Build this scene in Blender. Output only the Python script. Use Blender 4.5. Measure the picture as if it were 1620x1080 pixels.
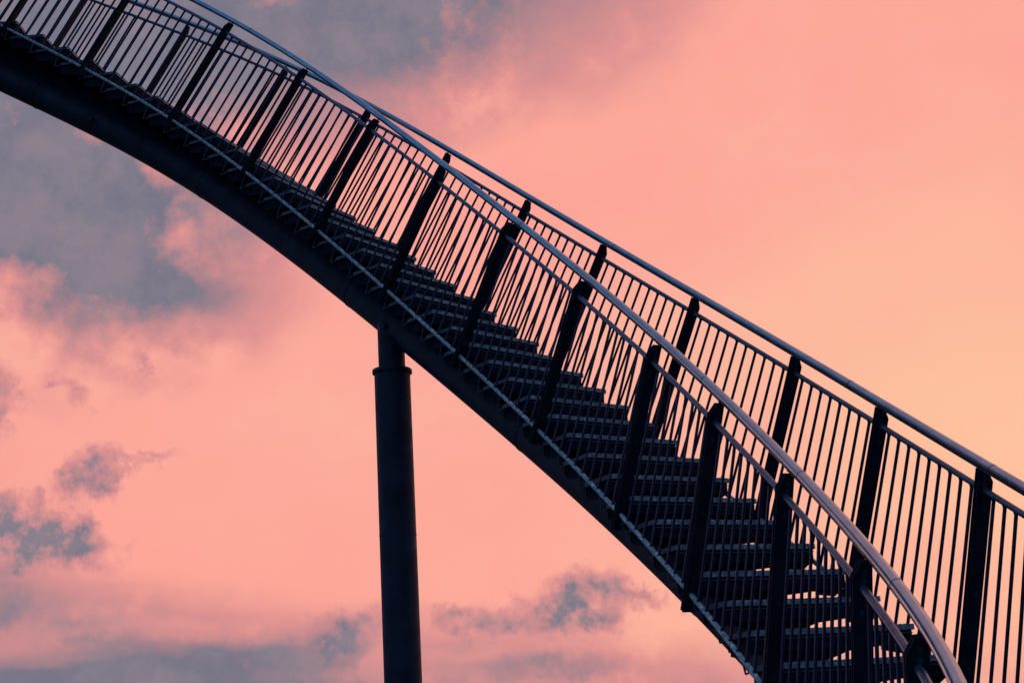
import bpy, math, random
import numpy as np
from mathutils import Matrix, Vector

random.seed(7)
scn = bpy.context.scene
for o in list(bpy.data.objects):
    bpy.data.objects.remove(o, do_unlink=True)

# ------------------------------------------------------------------ camera
EYE = 1.65                       # eye height above the ground
FPX = 2156.4                     # focal length in photo pixels (1620 wide)
PITCH, ROLL = 0.2713, -0.0431
fw = Vector((0, math.cos(PITCH), math.sin(PITCH)))
up0 = Vector((0, -math.sin(PITCH), math.cos(PITCH)))
rt0 = Vector((1, 0, 0))
cr = rt0 * math.cos(ROLL) + up0 * math.sin(ROLL)
cu = -rt0 * math.sin(ROLL) + up0 * math.cos(ROLL)
cam = bpy.data.cameras.new('camera')
cam.sensor_width = 36.0
cam.lens = FPX / 1620 * 36
cam.clip_start = 0.05
cam.clip_end = 20000
cam_o = bpy.data.objects.new('camera', cam)
scn.collection.objects.link(cam_o)
cam_o.matrix_world = Matrix(((cr.x, cu.x, -fw.x, 0), (cr.y, cu.y, -fw.y, 0), (cr.z, cu.z, -fw.z, EYE), (0, 0, 0, 1)))
scn.camera = cam_o

# ------------------------------------------------------------------ light and exposure
SUN_AZ, SUN_EL = math.radians(34), math.radians(3.0)     # low, to the right of the view
sun = bpy.data.lights.new('sun', 'SUN')
sun.energy = 0.06
sun.angle = math.radians(12)
sun.color = (1.0, 0.72, 0.52)
sun_o = bpy.data.objects.new('sun', sun)
scn.collection.objects.link(sun_o)
sd = Vector((math.sin(SUN_AZ) * math.cos(SUN_EL), math.cos(SUN_AZ) * math.cos(SUN_EL), math.sin(SUN_EL)))
sun_o.rotation_euler = sd.to_track_quat('Z', 'Y').to_euler()
sun_o.location = (0, 0, 60)
scn.view_settings.view_transform = 'Standard'
scn.view_settings.look = 'None'
scn.view_settings.exposure = 0.0
scn.view_settings.gamma = 1.0
scn.view_settings.use_curve_mapping = False
scn.cycles.max_bounces = 4
scn.cycles.diffuse_bounces = 2
scn.cycles.glossy_bounces = 2


def lin(r, g, b):
    f = lambda c: (c / 255 / 12.92) if c / 255 <= 0.04045 else ((c / 255 + 0.055) / 1.055) ** 2.4
    return (f(r), f(g), f(b), 1.0)


# ------------------------------------------------------------------ the dusk sky
world = bpy.data.worlds.new('World')
scn.world = world
world.use_nodes = True
world.cycles.sampling_method = 'MANUAL'
world.cycles.sample_map_resolution = 256
wt = world.node_tree
wt.nodes.clear()


class NT:
    """small helper for node graphs"""
    def __init__(s, t): s.t = t
    def n(s, kind, **kw):
        nd = s.t.nodes.new(kind)
        for k, v in kw.items(): setattr(nd, k, v)
        return nd
    def put(s, sock, v):
        if isinstance(v, bpy.types.NodeSocket): s.t.links.new(v, sock)
        else: sock.default_value = v
    def m(s, op, a, b=None, c=None, clamp=False):
        nd = s.n('ShaderNodeMath', operation=op, use_clamp=clamp)
        s.put(nd.inputs[0], a)
        if b is not None: s.put(nd.inputs[1], b)
        if c is not None: s.put(nd.inputs[2], c)
        return nd.outputs[0]
    def vm(s, op, a, b=None, out=0, scale=None):
        nd = s.n('ShaderNodeVectorMath', operation=op)
        s.put(nd.inputs[0], a)
        if b is not None: s.put(nd.inputs[1], b)
        if scale is not None: s.put(nd.inputs['Scale'], scale)
        return nd.outputs[out]
    def rng(s, v, a, b, c=0.0, d=1.0, kind='SMOOTHSTEP'):
        nd = s.n('ShaderNodeMapRange', interpolation_type=kind, clamp=True) if kind == 'LINEAR' else s.n('ShaderNodeMapRange', interpolation_type=kind)
        s.put(nd.inputs[0], v); s.put(nd.inputs[1], a); s.put(nd.inputs[2], b); s.put(nd.inputs[3], c); s.put(nd.inputs[4], d)
        return nd.outputs[0]
    def mix(s, f, a, b):
        nd = s.n('ShaderNodeMix', data_type='RGBA')
        s.put(nd.inputs[0], f); s.put(nd.inputs[6], a); s.put(nd.inputs[7], b)
        return nd.outputs[2]
    def noise(s, vec, scale, detail=6.0, rough=0.55, out=0, dist=0.0):
        nd = s.n('ShaderNodeTexNoise')
        s.put(nd.inputs['Vector'], vec)
        nd.inputs['Scale'].default_value = scale
        nd.inputs['Detail'].default_value = detail
        nd.inputs['Roughness'].default_value = rough
        nd.inputs['Distortion'].default_value = dist
        return nd.outputs[out]


W_ = NT(wt)


def sky_angle(px, py):
    d = fw + cr * ((px - 810) / FPX) + cu * ((540 - py) / FPX)
    d.normalize()
    return math.degrees(math.atan2(d.x, d.y)), math.degrees(math.asin(d.z))


dirv = W_.n('ShaderNodeTexCoord').outputs['Generated']
dirv = W_.vm('NORMALIZE', dirv)
sx = W_.n('ShaderNodeSeparateXYZ'); W_.put(sx.inputs[0], dirv)
az = W_.m('MULTIPLY', W_.m('ARCTAN2', sx.outputs[0], sx.outputs[1]), 57.29578)
el = W_.m('MULTIPLY', W_.m('ARCSINE', sx.outputs[2]), 57.29578)
cxy = W_.n('ShaderNodeCombineXYZ'); W_.put(cxy.inputs[0], az); W_.put(cxy.inputs[1], el)
ang = cxy.outputs[0]
# billows: turbulence at two scales pushes the cloud outlines about
n1 = W_.noise(dirv, 8.0, 4.0, 0.5, out=1)
n2 = W_.noise(dirv, 34.0, 5.0, 0.66, out=1)
half = (0.5, 0.5, 0.5)
w1 = W_.vm('SUBTRACT', n1, half)
w2 = W_.vm('SUBTRACT', n2, half)
wbig = W_.vm('ADD', ang, W_.vm('ADD', W_.vm('SCALE', w1, scale=3.4), W_.vm('SCALE', w2, scale=.9)))
wsml = W_.vm('ADD', ang, W_.vm('ADD', W_.vm('SCALE', w1, scale=1.8), W_.vm('SCALE', w2, scale=3.0)))
# cloud banks: photo pixel centre, half axes in pixels, tilt, density
BIG = [
    (430, -80, 680, 285, 0, 1.75), (610, 55, 240, 200, 15, .55), (880, -50, 320, 210, -6, .48), (715, 130, 140, 110, 0, .18),
    (-80, 80, 500, 400, 0, 1.35), (10, 285, 480, 320, 0, 1.45), (225, 395, 250, 210, -10, .85), (300, 465, 120, 90, 10, .24),
    (355, 350, 100, 110, -30, .22), (1480, 960, 260, 140, 0, .16),
]
SMALL = [
    (0, 818, 150, 46, -16, 1.5), (95, 848, 90, 34, -8, .9), (15, 905, 70, 40, 0, .35), (145, 735, 46, 34, 30, .95), (130, 765, 50, 26, 0, .8), (215, 724, 80, 12, 8, .5), (118, 615, 60, 18, -35, .5),
    (84, 604, 18, 10, 0, .6), (0, 640, 30, 56, 0, .9), (246, 566, 13, 20, 0, .55),
    (935, 945, 62, 50, 12, 1.1), (870, 965, 80, 40, 0, .8), (765, 974, 84, 24, -8, .8), (705, 965, 30, 14, 0, .5), (1015, 945, 60, 14, -12, .6), (900, 985, 70, 20, 0, .5),
    (545, 988, 72, 25, 6, .85), (575, 1000, 60, 22, 0, .25), (560, 1030, 80, 24, 0, .15), (880, 1055, 120, 26, 0, .45),
]


def bank_sum(vec, banks, r0):
    tot = None
    k = 180 / math.pi / FPX
    for (px, py, ax, ay, rot, w) in banks:
        a, e = sky_angle(px, py)
        mp = W_.n('ShaderNodeMapping', vector_type='TEXTURE')
        W_.put(mp.inputs['Vector'], vec)
        mp.inputs['Location'].default_value = (a, e, 0)
        mp.inputs['Rotation'].default_value = (0, 0, math.radians(rot))
        mp.inputs['Scale'].default_value = (ax * k, ay * k, 1)
        d = W_.rng(W_.vm('LENGTH', mp.outputs[0], out=1), r0, 0.0, 0.0, w)
        tot = d if tot is None else W_.m('ADD', tot, d)
    return tot


big = bank_sum(wbig, BIG, 1.3)
small = W_.m('MULTIPLY', bank_sum(wsml, SMALL, 1.4), .80)
grain = W_.noise(dirv, 20.0, 7.0, 0.66)
wisp = W_.noise(dirv, 48.0, 6.0, 0.66)
# long thin streaks low over the horizon
st = W_.n('ShaderNodeMapping'); W_.put(st.inputs['Vector'], W_.vm('ADD', ang, W_.vm('ADD', W_.vm('SCALE', w1, scale=2.2), W_.vm('SCALE', w2, scale=.8))))
st.inputs['Scale'].default_value = (0.045, 0.40, 1)
st.inputs['Rotation'].default_value = (0, 0, math.radians(4))
strk = W_.noise(st.outputs[0], 1.0, 2.5, 0.45)
low = W_.m('MULTIPLY', W_.rng(W_.m('ADD', el, W_.m('MULTIPLY', az, 0.12)), 5.3, 0.2), W_.rng(az, 17.0, -18.0, .35, 1.0))
streak = W_.m('MULTIPLY', low, W_.m('MULTIPLY', W_.rng(strk, .30, .68, .40, 1.3), W_.rng(grain, .3, .7, .8, 1.2, 'LINEAR')))
# beyond the picture the same broken cloud goes on, thicker overhead
far_n = W_.noise(dirv, 2.6, 3.0, 0.55)
away = W_.m('MAXIMUM', W_.rng(el, 27.0, 42.0), W_.rng(W_.m('ABSOLUTE', az), 24.0, 45.0))
far_c = W_.m('MULTIPLY', away, W_.rng(far_n, .36, .60, .35, 1.0))
body = W_.m('ADD', W_.m('MULTIPLY', big, W_.rng(grain, .25, .75, .68, 1.28, 'LINEAR')), W_.m('MULTIPLY', small, W_.rng(wisp, .32, .68, .35, 1.75, 'LINEAR')))
cover = W_.m('MAXIMUM', W_.m('ADD', body, W_.m('MULTIPLY', streak, 1.75)), far_c)
# clear air: pink, turning peach toward the place where the sun went down
ga, ge = sky_angle(1560, 720)
gd = (math.sin(math.radians(ga)) * math.cos(math.radians(ge)), math.cos(math.radians(ga)) * math.cos(math.radians(ge)), math.sin(math.radians(ge)))
gdot = W_.vm('DOT_PRODUCT', dirv, gd, out=1)
gang = W_.m('MULTIPLY', W_.m('ARCCOSINE', gdot), 57.29578)
soft = W_.noise(dirv, 5.0, 2.0, .5)
gsoft = W_.m('ADD', gang, W_.rng(soft, .3, .7, -6, 6, 'LINEAR'))
gsoft = W_.m('ADD', gsoft, W_.rng(el, 11.0, 28.0, 0.0, 9.0))
clear = W_.mix(W_.rng(gsoft, -1.0, 24.0), lin(254, 192, 158), lin(255, 171, 156))
clear = W_.mix(W_.rng(W_.m('ADD', el, W_.m('MULTIPLY', az, .35)), 2.0, -7.0), clear, lin(255, 155, 148))
# faint high veil over the clear air
veil_m = W_.n('ShaderNodeMapping'); W_.put(veil_m.inputs['Vector'], W_.vm('ADD', ang, W_.vm('SCALE', w1, scale=2.5)))
veil_m.inputs['Scale'].default_value = (.06, .14, 1)
veil_m.inputs['Rotation'].default_value = (0, 0, math.radians(24))
veil = W_.noise(veil_m.outputs[0], 1.0, 5.0, .52)
clear = W_.mix(W_.rng(veil, .44, .74, 0.0, .45), clear, lin(255, 158, 148))
clear = W_.mix(W_.rng(veil, .46, .26, 0.0, .45), clear, lin(255, 190, 165))
hue = W_.mix(W_.rng(cover, .0, .50), clear, lin(248, 155, 149))
hue = W_.mix(W_.rng(cover, .06, 1.30, 0.0, 1.0, 'LINEAR'), hue, W_.mix(W_.rng(grain, .35, .68), lin(119, 118, 136), lin(143, 130, 142)))
# the glow fades with distance from the sunset into blue dusk behind the viewer
hue = W_.mix(W_.rng(gang, 34.0, 92.0), hue, lin(98, 122, 152))
# haze below the horizon
hue = W_.mix(W_.rng(el, 0.0, -6.0), hue, lin(70, 66, 74))
bg = W_.n('ShaderNodeBackground'); W_.put(bg.inputs[0], hue); bg.inputs[1].default_value = 0.97
nish = W_.n('ShaderNodeTexSky', sky_type='NISHITA')
nish.sun_disc = False
nish.sun_elevation = SUN_EL
nish.sun_rotation = SUN_AZ
nish.altitude = 80
nish.dust_density = 2.0
bg2 = W_.n('ShaderNodeBackground'); W_.put(bg2.inputs[0], nish.outputs[0]); bg2.inputs[1].default_value = 0.003
add = W_.n('ShaderNodeAddShader'); W_.put(add.inputs[0], bg.outputs[0]); W_.put(add.inputs[1], bg2.outputs[0])
wo = W_.n('ShaderNodeOutputWorld'); W_.put(wo.inputs[0], add.outputs[0])


# ------------------------------------------------------------------ materials
def material(name, base, metal=0.0, rough=0.5, var=0.25, nscale=18.0, bump=0.0, rvar=0.12, spot=None, spot_scale=60.0, spec=0.5):
    m = bpy.data.materials.new(name)
    m.use_nodes = True
    t = NT(m.node_tree)
    b = m.node_tree.nodes['Principled BSDF']
    pos = t.n('ShaderNodeNewGeometry').outputs['Position']
    nz = t.noise(pos, nscale, 6.0, .6)
    lo = tuple(c * (1 - var) for c in base) + (1,)
    hi = tuple(min(1, c * (1 + var)) for c in base) + (1,)
    col = t.mix(t.rng(nz, .3, .7, kind='LINEAR'), lo, hi)
    if spot:
        sn = t.noise(pos, spot_scale, 3.0, .6)
        col = t.mix(t.rng(sn, .50, .66), col, spot + (1,))
    t.put(b.inputs['Base Color'], col)
    b.inputs['Metallic'].default_value = metal
    b.inputs['Specular IOR Level'].default_value = spec
    nr = t.noise(pos, nscale * 2.3, 4.0, .6)
    t.put(b.inputs['Roughness'], t.rng(nr, .25, .75, max(.03, rough - rvar), min(1, rough + rvar), 'LINEAR'))
    if bump:
        bp = t.n('ShaderNodeBump'); bp.inputs['Strength'].default_value = bump; bp.inputs['Distance'].default_value = 0.004
        t.put(bp.inputs['Height'], t.noise(pos, nscale * 5, 4.0, .6))
        t.put(b.inputs['Normal'], bp.outputs[0])
    return m


M = {
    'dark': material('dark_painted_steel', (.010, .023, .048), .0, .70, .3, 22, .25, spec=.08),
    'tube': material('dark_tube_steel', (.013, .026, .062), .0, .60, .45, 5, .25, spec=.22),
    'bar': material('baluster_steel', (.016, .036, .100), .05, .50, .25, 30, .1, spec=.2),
    'rim': material('tread_rim_steel', (.070, .125, .210), .1, .50, .3, 30, .2, spec=.2),
    'rail': material('galvanised_rail', (.070, .150, .270), .6, .34, .3, 26, .2),
    'zinc': material('mottled_galvanised_steel', (.24, .40, .50), .12, .58, .45, 34, .35, spot=(.66, .86, .92), spot_scale=42, spec=.25),
    'nose': material('tread_nosing_steel', (.15, .25, .34), .12, .58, .45, 34, .35, spot=(.46, .62, .70), spot_scale=42, spec=.25),
    'steel': material('brushed_stainless_steel', (.24, .46, .66), 1.0, .17, .16, 9, .05, rvar=.09),
    'strip': material('rail_underside_channel', (.015, .030, .075), .3, .4, .2, 20),
    'bolt': material('bolt_steel', (.05, .075, .13), .5, .45, .2, 30),
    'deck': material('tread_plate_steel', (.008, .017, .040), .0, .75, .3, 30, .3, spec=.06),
}


# ------------------------------------------------------------------ helpers
def mesh(name, verts, faces, mat, smooth=False, angle=None):
    me = bpy.data.meshes.new(name)
    me.from_pydata([tuple(v) for v in verts], [], faces)
    me.materials.append(mat)
    if smooth:
        for p in me.polygons: p.use_smooth = True
        if angle is not None: me.set_sharp_from_angle(angle=math.radians(angle))
    me.update()
    return me


class MB:
    def __init__(s): s.v = []; s.f = []
    def add(s, v, f):
        o = len(s.v); s.v += [tuple(a) for a in v]; s.f += [tuple(i + o for i in q) for q in f]
    def box(s, x0, x1, y0, y1, z0, z1):
        s.add([(x0, y0, z0), (x1, y0, z0), (x1, y1, z0), (x0, y1, z0), (x0, y0, z1), (x1, y0, z1), (x1, y1, z1), (x0, y1, z1)],
              [(0, 3, 2, 1), (4, 5, 6, 7), (0, 1, 5, 4), (1, 2, 6, 5), (2, 3, 7, 6), (3, 0, 4, 7)])
    def prism(s, poly, a, b, axes='xyz'):
        """polygon in the first two axes, extruded along the third from a to b"""
        n = len(poly); v = []
        for w in (a, b):
            for p in poly:
                d = dict(zip(axes, (p[0], p[1], w))); v.append((d['x'], d['y'], d['z']))
        f = [tuple(reversed(range(n))), tuple(range(n, 2 * n))] + [(i, (i + 1) % n, n + (i + 1) % n, n + i) for i in range(n)]
        s.add(v, f)
    def tube(s, pts, r, n=12, caps=True):
        v = []; f = []
        for k, p in enumerate(pts):
            p = Vector(p); t = (Vector(pts[min(k + 1, len(pts) - 1)]) - Vector(pts[max(k - 1, 0)])).normalized()
            a = t.cross(Vector((0, 0, 1)))
            if a.length < 1e-3: a = Vector((1, 0, 0))
            a.normalize(); b = a.cross(t)
            rr = r[k] if isinstance(r, (list, tuple)) else r
            for i in range(n):
                q = 2 * math.pi * i / n
                v.append(p + (a * math.cos(q) + b * math.sin(q)) * rr)
        for k in range(len(pts) - 1):
            for i in range(n):
                f.append((k * n + i, k * n + (i + 1) % n, (k + 1) * n + (i + 1) % n, (k + 1) * n + i))
        if caps:
            f.append(tuple(range(n))); f.append(tuple(reversed(range((len(pts) - 1) * n, len(pts) * n))))
        s.add(v, f)
    def me(s, name, mat, smooth=False, angle=35):
        return mesh(name, s.v, s.f, mat, smooth, angle)


C = scn.collection


def link(name, me, parent=None, mw=None):
    o = bpy.data.objects.new(name, me)
    C.objects.link(o)
    if parent is not None:
        o.parent = parent
        o.matrix_parent_inverse = WM[parent.name].inverted()
    mw = mw if mw is not None else Matrix.Identity(4)
    o.matrix_basis = mw
    WM[o.name] = mw
    return o


WM = {}


def tag(o, label=None, cat=None, group=None, kind=None):
    if label: o['label'] = label
    if cat: o['category'] = cat
    if group: o['group'] = group
    if kind: o['kind'] = kind
    return o


# ------------------------------------------------------------------ the ground
g = MB()
NG = 96
rings = [0, 6, 14, 30, 70, 180, 500, 1500, 6000]
gv = [(0, 0, 0)]; gf = []
for r in rings[1:]:
    for i in range(NG):
        q = 2 * math.pi * i / NG
        gv.append((r * math.cos(q), r * math.sin(q), 0.0))
for i in range(NG): gf.append((0, 1 + i, 1 + (i + 1) % NG))
for k in range(len(rings) - 2):
    for i in range(NG):
        a = 1 + k * NG; b = a + NG
        gf.append((a + i, b + i, b + (i + 1) % NG, a + (i + 1) % NG))
gm = material('dry_grass_ground', (.030, .032, .030), 0, .95, .5, 1.3, .6, spot=(.045, .042, .038), spot_scale=5)
ground = link('ground', mesh('ground', gv, gf, gm))
tag(ground, 'dark grassy ground below the staircase', kind='structure')

# ------------------------------------------------------------------ the path of the stairs
PSI = [0.8369, 0.7932, 0.0075, 0.3195, 0.3280, -0.1891, -0.2205]
TH = [0.6921, 0.1123, -0.3996, -0.5754, -0.1483, 0.6396, 0.4247]
BANK = [-0.0068, -0.0116, 0.0225]            # slight roll of the deck into the bend
P0 = np.array([1.6141, 7.3064, 0.4057 + EYE])
SLO, SHI = -3.7, 12.0
S_MIN, S_MAX, DS = -5.6, 14.6, 0.02


def poly(c, s):
    t = (s - 6) / 8.0
    return sum(ci * t ** i for i, ci in enumerate(c))


grid = np.arange(S_MIN, S_MAX + DS / 2, DS)
sc_ = np.clip(grid, SLO, SHI)
e = 1e-3
dlo = (poly(PSI, SLO + e) - poly(PSI, SLO)) / e
dhi = (poly(PSI, SHI + e) - poly(PSI, SHI)) / e
psi = poly(PSI, sc_) + np.where(grid < SLO, (grid - SLO) * dlo, 0) + np.where(grid > SHI, (grid - SHI) * dhi, 0)
th = poly(TH, sc_)
bank = poly(BANK, sc_)
Tg = np.stack([-np.sin(psi) * np.cos(th), np.cos(psi) * np.cos(th), np.sin(th)], 1)
pos = np.vstack([[0, 0, 0], np.cumsum((Tg[1:] + Tg[:-1]) / 2 * DS, 0)])
i0 = int(round(-S_MIN / DS))
pos = pos - pos[i0] + P0


def fr(s):
    x = (s - S_MIN) / DS
    i = min(max(int(math.floor(x)), 0), len(grid) - 2); w = x - i
    p = Vector(pos[i] * (1 - w) + pos[i + 1] * w)
    ps = psi[i] * (1 - w) + psi[i + 1] * w; t_ = th[i] * (1 - w) + th[i + 1] * w
    T = Vector((-math.sin(ps) * math.cos(t_), math.cos(ps) * math.cos(t_), math.sin(t_)))
    H = Vector((-math.sin(ps), math.cos(ps), 0))
    bk = bank[i] * (1 - w) + bank[i + 1] * w
    B0 = Vector((math.cos(ps), math.sin(ps), 0))
    B = B0 * math.cos(bk) + B0.cross(T) * math.sin(bk)
    return p, T, B, B.cross(T), H


def at(s, a, h):
    p, T, B, N, H = fr(s)
    return p + B * a + N * h


def basis(x, y, z, p):
    return Matrix(((x.x, y.x, z.x, p.x), (x.y, y.y, z.y, p.y), (x.z, y.z, z.z, p.z), (0, 0, 0, 1)))


A_HAND, A_RAIL, A_TREAD = 0.4725, 0.5044, 0.471
H_BOT, H_MID, H_HAND = -0.1332, 0.893, 1.0329
TUBE_D, TUBE_R = 0.485, 0.160
S0, S1 = -5.25, 14.3

# ------------------------------------------------------------------ the staircase
base = fr(S0)[0]; base.z = 0
root = bpy.data.objects.new('curved_staircase', None)
C.objects.link(root)
root.location = base
WM[root.name] = Matrix.Translation(base)
tag(root, 'dark steel open staircase curving up to the left with barred railings', 'staircase')


def sweep(profile, a, h, s0, s1, step=0.10, close=True):
    """profile (lateral, up) carried along the path at lateral a, height h"""
    n = int(math.ceil((s1 - s0) / step)); k = len(profile)
    v = []; f = []
    for i in range(n + 1):
        p, T, B, N, H = fr(s0 + (s1 - s0) * i / n)
        for (x, y) in profile: v.append(p + B * (a + x) + N * (h + y))
    for i in range(n):
        for j in range(k):
            f.append((i * k + j, (i + 1) * k + j, (i + 1) * k + (j + 1) % k, i * k + (j + 1) % k))
    f.append(tuple(reversed(range(k)))); f.append(tuple(range(n * k, n * k + k)))
    return v, f


def circle(r, n=14, ry=None):
    return [(r * math.cos(2 * math.pi * i / n), (ry or r) * math.sin(2 * math.pi * i / n)) for i in range(n)]


v, f = sweep(circle(TUBE_R, 40), 0.0, -TUBE_D, S0 - .3, S1 + .25, 0.08)
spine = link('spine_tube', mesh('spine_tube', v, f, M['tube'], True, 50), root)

for sw in (-3.4, -1.0, 1.4, 3.9, 6.6, 9.0, 11.4, 13.6):
    v, f = sweep(circle(TUBE_R + .004, 40), 0.0, -TUBE_D, sw, sw + .014, .007)
    link('weld_seam', mesh('weld_seam', v, f, M['tube'], True, 50), spine)
for sw in (10.62, 5.95):                     # small lifting lugs low on the tube's flank
    p, T, B, N, H = fr(sw)
    lg = MB(); lg.box(-.02, .02, -.03, .03, 0, .035)
    rdir = (-B * math.cos(.2) - N * math.sin(.2)).normalized()
    link('lifting_lug', lg.me('lifting_lug', M['tube']), spine, basis(T.cross(rdir), T, rdir, p - N * TUBE_D + rdir * (TUBE_R - .01)))

HAND = [(.0255 * math.cos(q), .0235 * math.sin(q) + .002) for q in [math.radians(-38 + i * 256 / 17) for i in range(18)]]
SIDES = (-1, 1)                       # -1 the railing nearer the viewer, +1 the farther one
for sd_ in SIDES:
    v, f = sweep(HAND, sd_ * A_HAND, H_HAND, S0, S1)
    hr = link('handrail', mesh('handrail', v, f, M['steel'], True, 40), root)
    tag(hr, 'smooth stainless handrail of the nearer railing' if sd_ < 0 else 'smooth stainless handrail of the farther railing')
    v, f = sweep([(-.016, -.027), (.016, -.027), (.016, -.0135), (-.016, -.0135)], sd_ * A_HAND, H_HAND, S0 + .01, S1 - .01)
    link('underside_channel', mesh('underside_channel', v, f, M['strip']), hr)
    v, f = sweep(circle(.0158), sd_ * A_RAIL, H_MID, S0, S1)
    link('top_rail', mesh('top_rail', v, f, M['rail'], True, 60), root)
    v, f = sweep(circle(.0150), sd_ * A_RAIL, H_BOT, S0, S1)
    link('bottom_rail', mesh('bottom_rail', v, f, M['zinc'], True, 60), root)
    for s in (4.33, -.62, 9.15, 1.05, -2.2):          # sleeves where rail lengths meet
        ring = [(x * 1.035, (y - .002) * 1.035 + .002) for x, y in HAND]
        v, f = sweep(ring, sd_ * A_HAND, H_HAND, s, s + .006, .006)
        link('joint_sleeve', mesh('joint_sleeve', v, f, M['strip'], True, 40), hr)

# posts: two bolted plates standing across the path, chamfered on the outer top corner
NEAR_S = [14.1, 13.0, 11.841, 10.750, 9.402, 8.169, 6.910, 5.698, 4.4625, 3.150, 1.819, .7214, -.4776, -1.7586, -2.6732, -3.86, -5.05]
FAR_S = [14.1, 13.0, 11.85, 10.6465, 9.3334, 8.1224, 6.89, 5.6365, 4.4804, 3.1418, 1.7698, .6891, -.4848, -1.7586, -2.6732, -3.86, -5.05]
PW = .0395
plate = [(-PW, H_BOT - .105), (PW, H_BOT - .105), (PW, H_MID + .042), (.006, H_MID + .104), (-PW, H_MID + .104)]
mb = MB(); mb.prism(plate, 0, .010); mb.prism(plate, .025, .035)
for yy in (H_BOT + .12, .32, H_MID - .12):                     # spacers between the plates
    mb.box(-.012, .012, yy - .02, yy + .02, .010, .025)
post_me = mb.me('post', M['dark'])
pin = MB(); pin.tube([(0, -.03, 0), (0, .012, 0)], .0065, 10); pin.box(-.014, .014, .006, .010, -.02, .02)
pin_me = pin.me('rail_pin', M['dark'])
bt = MB(); bt.tube([(0, 0, -.007), (0, 0, 0)], .0085, 6); bt.tube([(0, 0, -.002), (0, 0, .001)], .0125, 12)
bolt_me = bt.me('bolt', M['bolt'])
cl = MB(); cl.box(-.075, -PW + .004, H_BOT - .10, H_BOT + .02, .011, .024)
cleat_me = cl.me('cleat', M['dark'])
LB = H_MID - H_BOT
bx, bz, ch = .0060, .0100, .0022
octo = [(-bx + ch, -bz), (bx - ch, -bz), (bx, -bz + ch), (bx, bz - ch), (bx - ch, bz), (-bx + ch, bz), (-bx, bz - ch), (-bx, -bz + ch)]
b_ = MB(); b_.prism([(x, z) for x, z in octo], 0, LB, 'xzy')
b_.tube([(0, LB - .032, 0), (0, LB - .012, 0)], [.0065, .0150], 8)
b_.tube([(0, .030, 0), (0, .012, 0)], [.0065, .0125], 8)
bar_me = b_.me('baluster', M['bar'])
n_bal = 0
FAR_SHIFT = [0, 0, 0, -.02, -.05, .03, .03, .02] + [0] * 10
for sd_, slist in ((-1, NEAR_S), (1, FAR_S)):
    for s in slist:
        p, T, B, N, H = fr(s)
        o_ = p + B * (sd_ * A_RAIL)
        X = B * sd_
        Z = T if sd_ < 0 else -T
        org = o_ if sd_ < 0 else o_ + T * .035
        po = link('post', post_me, root, basis(X, N, Z, org))
        link('rail_pin', pin_me, po, basis(X, N, Z, p + B * (sd_ * (A_HAND + .004)) + N * (H_HAND - .032) + T * .0175))
        link('cleat', cleat_me, po, basis(X, N, Z, org))
        for hy, xx in ((H_MID + .062, -.008), (H_MID + .026, -.006), (H_MID - .10, .004), (.36, .0), (H_BOT + .10, .004)):
            link('bolt', bolt_me, po, basis(X, N, Z if sd_ < 0 else T, o_ + X * xx + N * hy) if sd_ < 0 else basis(-X, N, T, o_ + X * xx + N * hy))
    for bay, (sa, sb) in enumerate(zip(slist[1:], slist[:-1])):
        a0 = sa + .0175 + (FAR_SHIFT[bay] if sd_ > 0 else 0); gap = sb - sa
        n = int(round(gap / .1205)) - 1
        for i in range(1, n + 1):
            s = a0 + gap * i / (n + 1)
            p, T, B, N, H = fr(s)
            X = B * sd_; Z = T if sd_ < 0 else -T
            link('baluster', bar_me, root, basis(X, N, Z, p + B * (sd_ * A_RAIL) + N * H_BOT))
            n_bal += 1

# treads
SK = [11.4603, 11.1154, 10.7697, 10.4332, 10.1032, 9.7773, 9.4527, 9.129, 8.8067, 8.4889, 8.1733, 7.8585, 7.5484, 7.2361, 6.9244, 6.613, 6.3079,
      6.0028, 5.6974, 5.3895, 5.0774, 4.762, 4.4453, 4.1263, 3.8065, 3.4823, 3.1552, 2.8302, 2.4985, 2.1602, 1.8162, 1.4656, 1.106, .7372, .3626, 0.0]
SK = [SK[0] + .36 * i for i in range(7, 0, -1)] + SK
s = -.375
while s > -5.0:
    SK.append(s); s -= .385
TD = .40                                   # tread depth
tw = A_TREAD
deck = MB()
deck.box(-tw + .006, tw - .006, .006, TD - .02, -.030, -.006)          # plate
deck.box(-tw + .012, tw - .012, .020, .028, -.106, -.0305)             # folded front web
deck.box(-tw + .012, tw - .012, TD - .10, TD - .092, -.080, -.0305)    # rear web
for x in (-.30, -.15, .15, .30):                             # stiffeners under the plate
    deck.box(x - .004, x + .004, .0285, TD - .1005, -.070, -.0305)
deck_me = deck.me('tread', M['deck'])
ns = MB()
nprof = [(-tw + .014, -.007), (tw - .014, -.007), (tw, .006), (-tw, .006)]
ns.prism(nprof, -.029, 0, 'xyz')
rs = random.Random(3)
x = -tw + .016
while x < tw - .03:                                     # serrated anti-slip edge
    w = rs.uniform(.007, .013)
    ns.box(x, x + w, -.0065, .0055, -.0005, rs.uniform(.0008, .0028)); x += w + rs.uniform(.003, .008)
nose_me = ns.me('nosing', M['nose'])
lp = MB(); lp.box(-tw + .012, tw - .012, .010, .0195, -.0475, -.041)
lip_me = lp.me('front_lip', M['rim'])
er = MB(); er.box(-.005, .005, .0065, TD - .055, -.029, 0)
end_me = er.me('end_rim', M['rim'])
ep = MB(); ep.prism([(.022, -.0305), (.352, -.0305), (.352, -.115), (.13, -.145), (.022, -.106)], -.004, .004, 'yzx')
plate_me = ep.me('end_plate', M['deck'])
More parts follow.
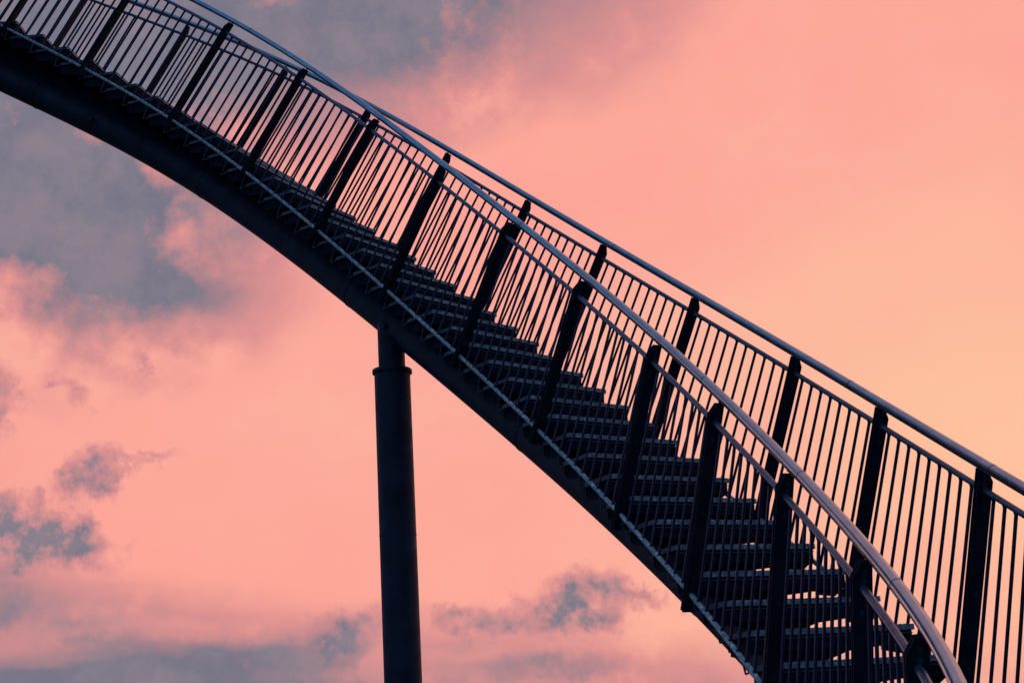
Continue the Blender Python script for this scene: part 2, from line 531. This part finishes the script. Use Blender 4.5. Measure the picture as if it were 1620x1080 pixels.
BR = [(-.452, -.031), (.452, -.031), (.452, -.092), (.245, -.112), (.09, -.165), (.08, -.33), (-.08, -.33), (-.09, -.165), (-.245, -.112), (-.452, -.092)]
br = MB(); br.prism(list(reversed(BR)), .355, .367, 'xzy')
br_me = br.me('support_bracket', M['deck'])
wb = MB(); wb.prism([(.03, -.031), (.353, -.031), (.353, -.28), (.20, -.36), (.03, -.47)], -.128, -.116, 'yzx')
web_me = wb.me('web_plate', M['deck'])
kn = MB(); kn.tube([(0, -.012, 0), (0, .02, 0)], .012, 8)
knob_me = kn.me('bolt', M['bolt'])
for s in SK:
    p, T, B, N, H = fr(s)
    mw = basis(B, H, B.cross(H).normalized(), p)
    t = link('tread', deck_me, root, mw)
    link('nosing', nose_me, t, mw)
    link('front_lip', lip_me, t, mw)
    link('support_bracket', br_me, t, mw)
    link('web_plate', web_me, t, mw)
    for sd_ in SIDES:
        link('end_rim', end_me, t, mw @ Matrix.Translation((sd_ * (tw - .006), 0, 0)))
        link('end_plate', plate_me, t, mw @ Matrix.Translation((sd_ * (tw - .030), 0, 0)))
        # hanger from the tread's rear corner up to the bottom rail
        q0 = mw @ Vector((sd_ * (tw + .004), TD + .012, -.036))
        ss = s
        for _ in range(6):
            pp, T2, B2, N2, H2 = fr(ss); ss += (q0 - (pp + B2 * (sd_ * A_RAIL) + N2 * H_BOT)).dot(T2)
        q1 = at(ss, sd_ * A_RAIL, H_BOT)
        hb = MB(); hb.tube([q0, q1], .0058, 6)
        q2 = mw @ Vector((sd_ * (tw - .004), TD - .060, -.026))
        hb.tube([q0, q2], .0052, 6)
        link('hanger', hb.me('hanger', M['rim']), t)

# ------------------------------------------------------------------ the column that carries the tube
S_COL = 5.99
ct = at(S_COL, -.005, -TUBE_D)
zf = ct.z - .45                       # flange level
colroot = bpy.data.objects.new('support_pillar', None)
C.objects.link(colroot)
colroot.location = (ct.x, ct.y, 0)
WM[colroot.name] = Matrix.Translation((ct.x, ct.y, 0))
tag(colroot, 'round dark steel mast with a flange holding up the staircase', 'pillar')


def lean(z):
    return ct.x - .046 + .0165 * (zf - z)      # the pillar leans slightly


def lathe(name, prof, mat, n=48):
    v = []; f = []
    for (r, z) in prof:
        for i in range(n):
            q = 2 * math.pi * i / n
            v.append((lean(z) + r * math.cos(q), ct.y + r * math.sin(q), z))
    for k in range(len(prof) - 1):
        for i in range(n):
            f.append((k * n + i, k * n + (i + 1) % n, (k + 1) * n + (i + 1) % n, (k + 1) * n + i))
    f.append(tuple(reversed(range(n)))); f.append(tuple(range((len(prof) - 1) * n, len(prof) * n)))
    return link(name, mesh(name, v, f, mat, True, 40), colroot)


lathe('shaft', [(.1585, .02), (.1585, zf - .018)], M['tube'])
lathe('flange', [(.172, zf - .018), (.176, zf - .014), (.176, zf + .014), (.172, zf + .018)], M['tube'])
for zz in (zf - 1.45, zf - 3.1):                      # weld beads between pipe lengths
    lathe('weld_bead', [(.1588, zz), (.1612, zz + .004), (.1612, zz + .010), (.1588, zz + .014)], M['tube'])
lathe('neck', [(.118, zf + .018), (.118, ct.z)], M['tube'])
bp_ = lathe('base_plate', [(.27, 0.002), (.27, .020)], M['tube'])
for i in range(8):
    q = 2 * math.pi * i / 8
    link('anchor_bolt', bolt_me, bp_, Matrix.Translation((lean(0) + .22 * math.cos(q), ct.y + .22 * math.sin(q), .020)) @ Matrix.Rotation(math.pi, 4, 'X'))
print('balusters', n_bal, 'treads', len(SK))
